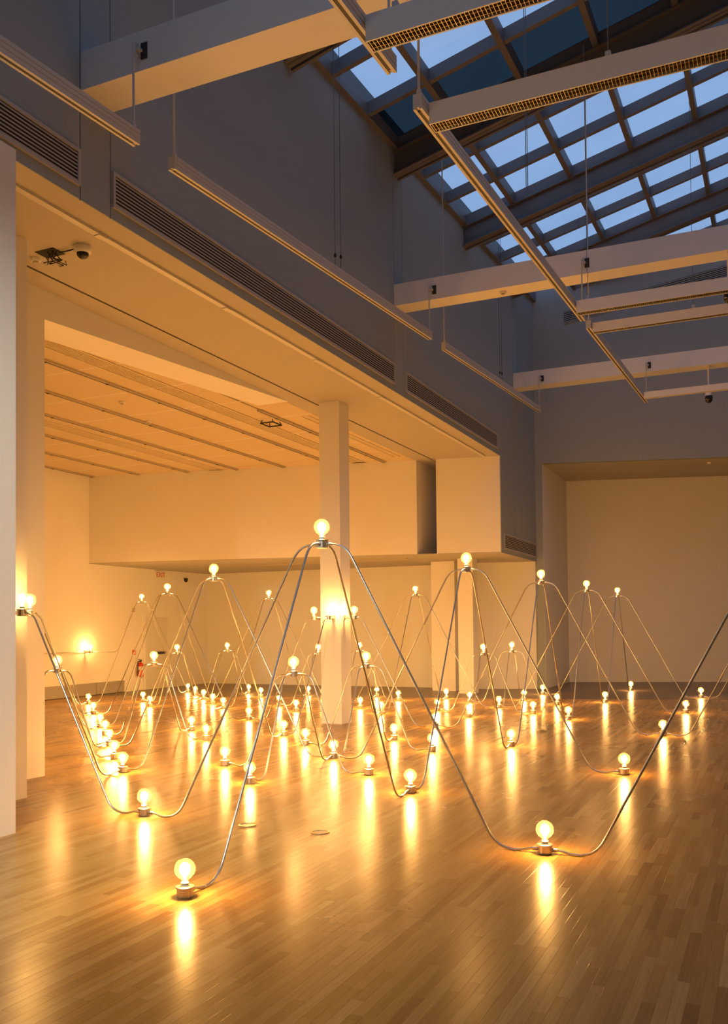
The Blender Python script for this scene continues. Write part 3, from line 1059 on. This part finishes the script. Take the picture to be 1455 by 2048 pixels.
# floor bulbs of the tall lattice ---------------------------------------
tallfloor = {
 (0, -1): 'nearest floor bulb, at the end of the conduit in the foreground',
 (-1, 0): 'large floor bulb at the lower right between two long conduits',
 (1, 0): 'large floor bulb at the left, foot of the nearest peak',
 (0, 1): 'floor bulb at the back foot of the nearest peak, right of centre',
 (2, 1): 'floor bulb between the left column and the tall peak left of the column',
 (1, 2): 'floor bulb where four conduits meet between the two nearest domes',
 (-1, 2): 'floor bulb at the free right foot of the second right-hand peak',
 (3, 2): 'floor bulb shared by the leftmost dome and the dome by the extinguisher',
 (0, 3): 'floor bulb between the second and third right-hand peaks',
 (2, 3): 'floor bulb before the column, foot of the tall peak left of it',
 (4, 3): 'floor bulb in the row along the left, behind the leftmost dome',
 (-1, 4): 'floor bulb at the right foot of the third right-hand peak, between two conduits',
 (1, 4): 'floor bulb right of the column at the foot of its conduit',
 (3, 4): 'floor bulb left of the column at the foot of its conduit',
 (5, 4): 'floor bulb at the left foot of the peak below the exit sign',
 (0, 5): 'floor bulb between the third and fourth right-hand peaks',
 (2, 5): 'floor bulb behind the column, right of its base',
 (4, 5): 'floor bulb between the two tall peaks in the alcove middle',
 (6, 5): 'floor bulb near the heater, front foot of the peak by the wall',
 (-1, 6): 'floor bulb at the free right foot of the fourth right-hand peak',
 (1, 6): 'floor bulb shared by the far right pair of domes',
 (3, 6): 'floor bulb shared by the two domes beside the column, mostly hidden',
 (5, 6): 'floor bulb shared by the far left pair of domes',
 (0, 7): 'floor bulb between the fourth and farthest right-hand peaks',
 (2, 7): 'floor bulb at the back foot of the peak by the short bulkhead',
 (4, 7): 'floor bulb at the back foot of the peak left of the nearest one',
 (6, 7): 'floor bulb at the back foot of the peak by the alcove wall',
 (-1, 8): 'floor bulb at the right foot of the farthest right-hand peak',
 (1, 8): 'floor bulb at the left foot of the farthest right-hand peak',
 (0, 9): 'farthest floor bulb, on dark stone before the far wall',
}
for (a, b), lab in tallfloor.items():
    floor_light(node(a, b), lab)

# bulbs bracketed to columns and wall -----------------------------------
def wall_bulb(wall_pt, d, z, label, foot=None, deep_=False):
    """d: unit direction away from the wall"""
    off = .19
    p = Vector((wall_pt[0] + d[0] * off, wall_pt[1] + d[1] * off, 0))
    t = thing('wall_bulb', (p.x, p.y, z), label, 'light bulb', 'bulbs bracketed to columns and walls')
    lamp_parts(t, 0.2)
    dv = Vector((d[0], d[1], 0))
    sd = Vector((-d[1], d[0], 0))
    MB().obox(dv * (-off + .001) - sd * .030 + Vector((0, 0, -.005)), dv * .02, sd * .06, (0, 0, .075)).build('wall_plate', 'box_metal', t)
    MB().tube([dv * (-off + .02) + Vector((0, 0, .03)), dv * -.045 + Vector((0, 0, .03))], .019, 12).build('bracket_arm', 'box_metal', t)
    if foot is not None:
        arm(t, p, foot, z, sa=.13, sb=.348, r1=.09, r2=.12)
    return t
wall_bulb((-6.575, 6.35), (1, 0), COL_Z, 'bright bulb on the right face of the left column', node(1, 0))
wall_bulb((-6.727, 6.60), (0, 1), COL_Z, 'bulb on the back face of the left column, hidden', node(2, 1))
wall_bulb((-6.727, 13.57), (0, -1), COL_Z, 'bulb on the front face of the middle column, lighting it', node(2, 3))
wall_bulb((-6.595, 13.69), (1, 0), COL_Z, 'bulb on the right face of the middle column', node(1, 4))
wall_bulb((-6.97, 13.69), (-1, 0), COL_Z, 'bulb on the left face of the middle column', node(3, 4))
wall_bulb((-6.727, 13.95), (0, 1), COL_Z, 'bulb on the hidden back face of the middle column', node(2, 5))
wb = wall_bulb((XL, node(6, 6).y), (1, 0), 1.045, 'bulb bracketed to the alcove left wall at waist height')
MB().tube([(-.15, -.01, .03), (-.15, -.6, .03), (-.15, -4.5, .03)], CR, 8).build('feed_conduit', 'conduit', wb)

# track spotlight on the near part of the centre track, out of view, added for the neutral light on the white wall end
def track_spot(loc, target, label, power):
    t = thing('track_spotlight', loc, label, 'light fixture')
    dv = (Vector(target) - Vector(loc)).normalized()
    MB().box(-.02, .02, -.06, .06, -.03, 0).build('adapter', 'track', t)
    MB().tube([(0, 0, -.03), (0, 0, -.12)], .010, 8).build('stem', 'track', t)
    q = dv.to_track_quat('Z', 'Y')
    can = MB()
    can.lathe([(.002, -.07), (.045, -.07), (.050, -.05), (.052, .10), (.048, .10), (.046, .03)], 20, cap0=False, cap1=False)
    c = can.build('lamp_can', 'track', t, (0, 0, -.17))
    c.rotation_mode = 'QUATERNION'
    c.rotation_quaternion = q
    ld = bpy.data.lights.new('spot_beam', 'SPOT')
    ld.energy = power
    ld.color = (0.97, 1.0, 0.85)
    ld.spot_size = math.radians(58)
    ld.spot_blend = 0.9
    ld.shadow_soft_size = .04
    lo = bpy.data.objects.new('spot_beam', ld)
    COL.objects.link(lo)
    lo.parent = c
    lo.rotation_euler = (math.pi, 0, 0)
    lo.location = (0, 0, .11)
track_spot((-2.50, -0.92, 5.70 - RS * 7.1 - .002), (XW, 4.6, 2.0), 'unseen white spotlight on the near centre track aimed at the left wall end', 1800)
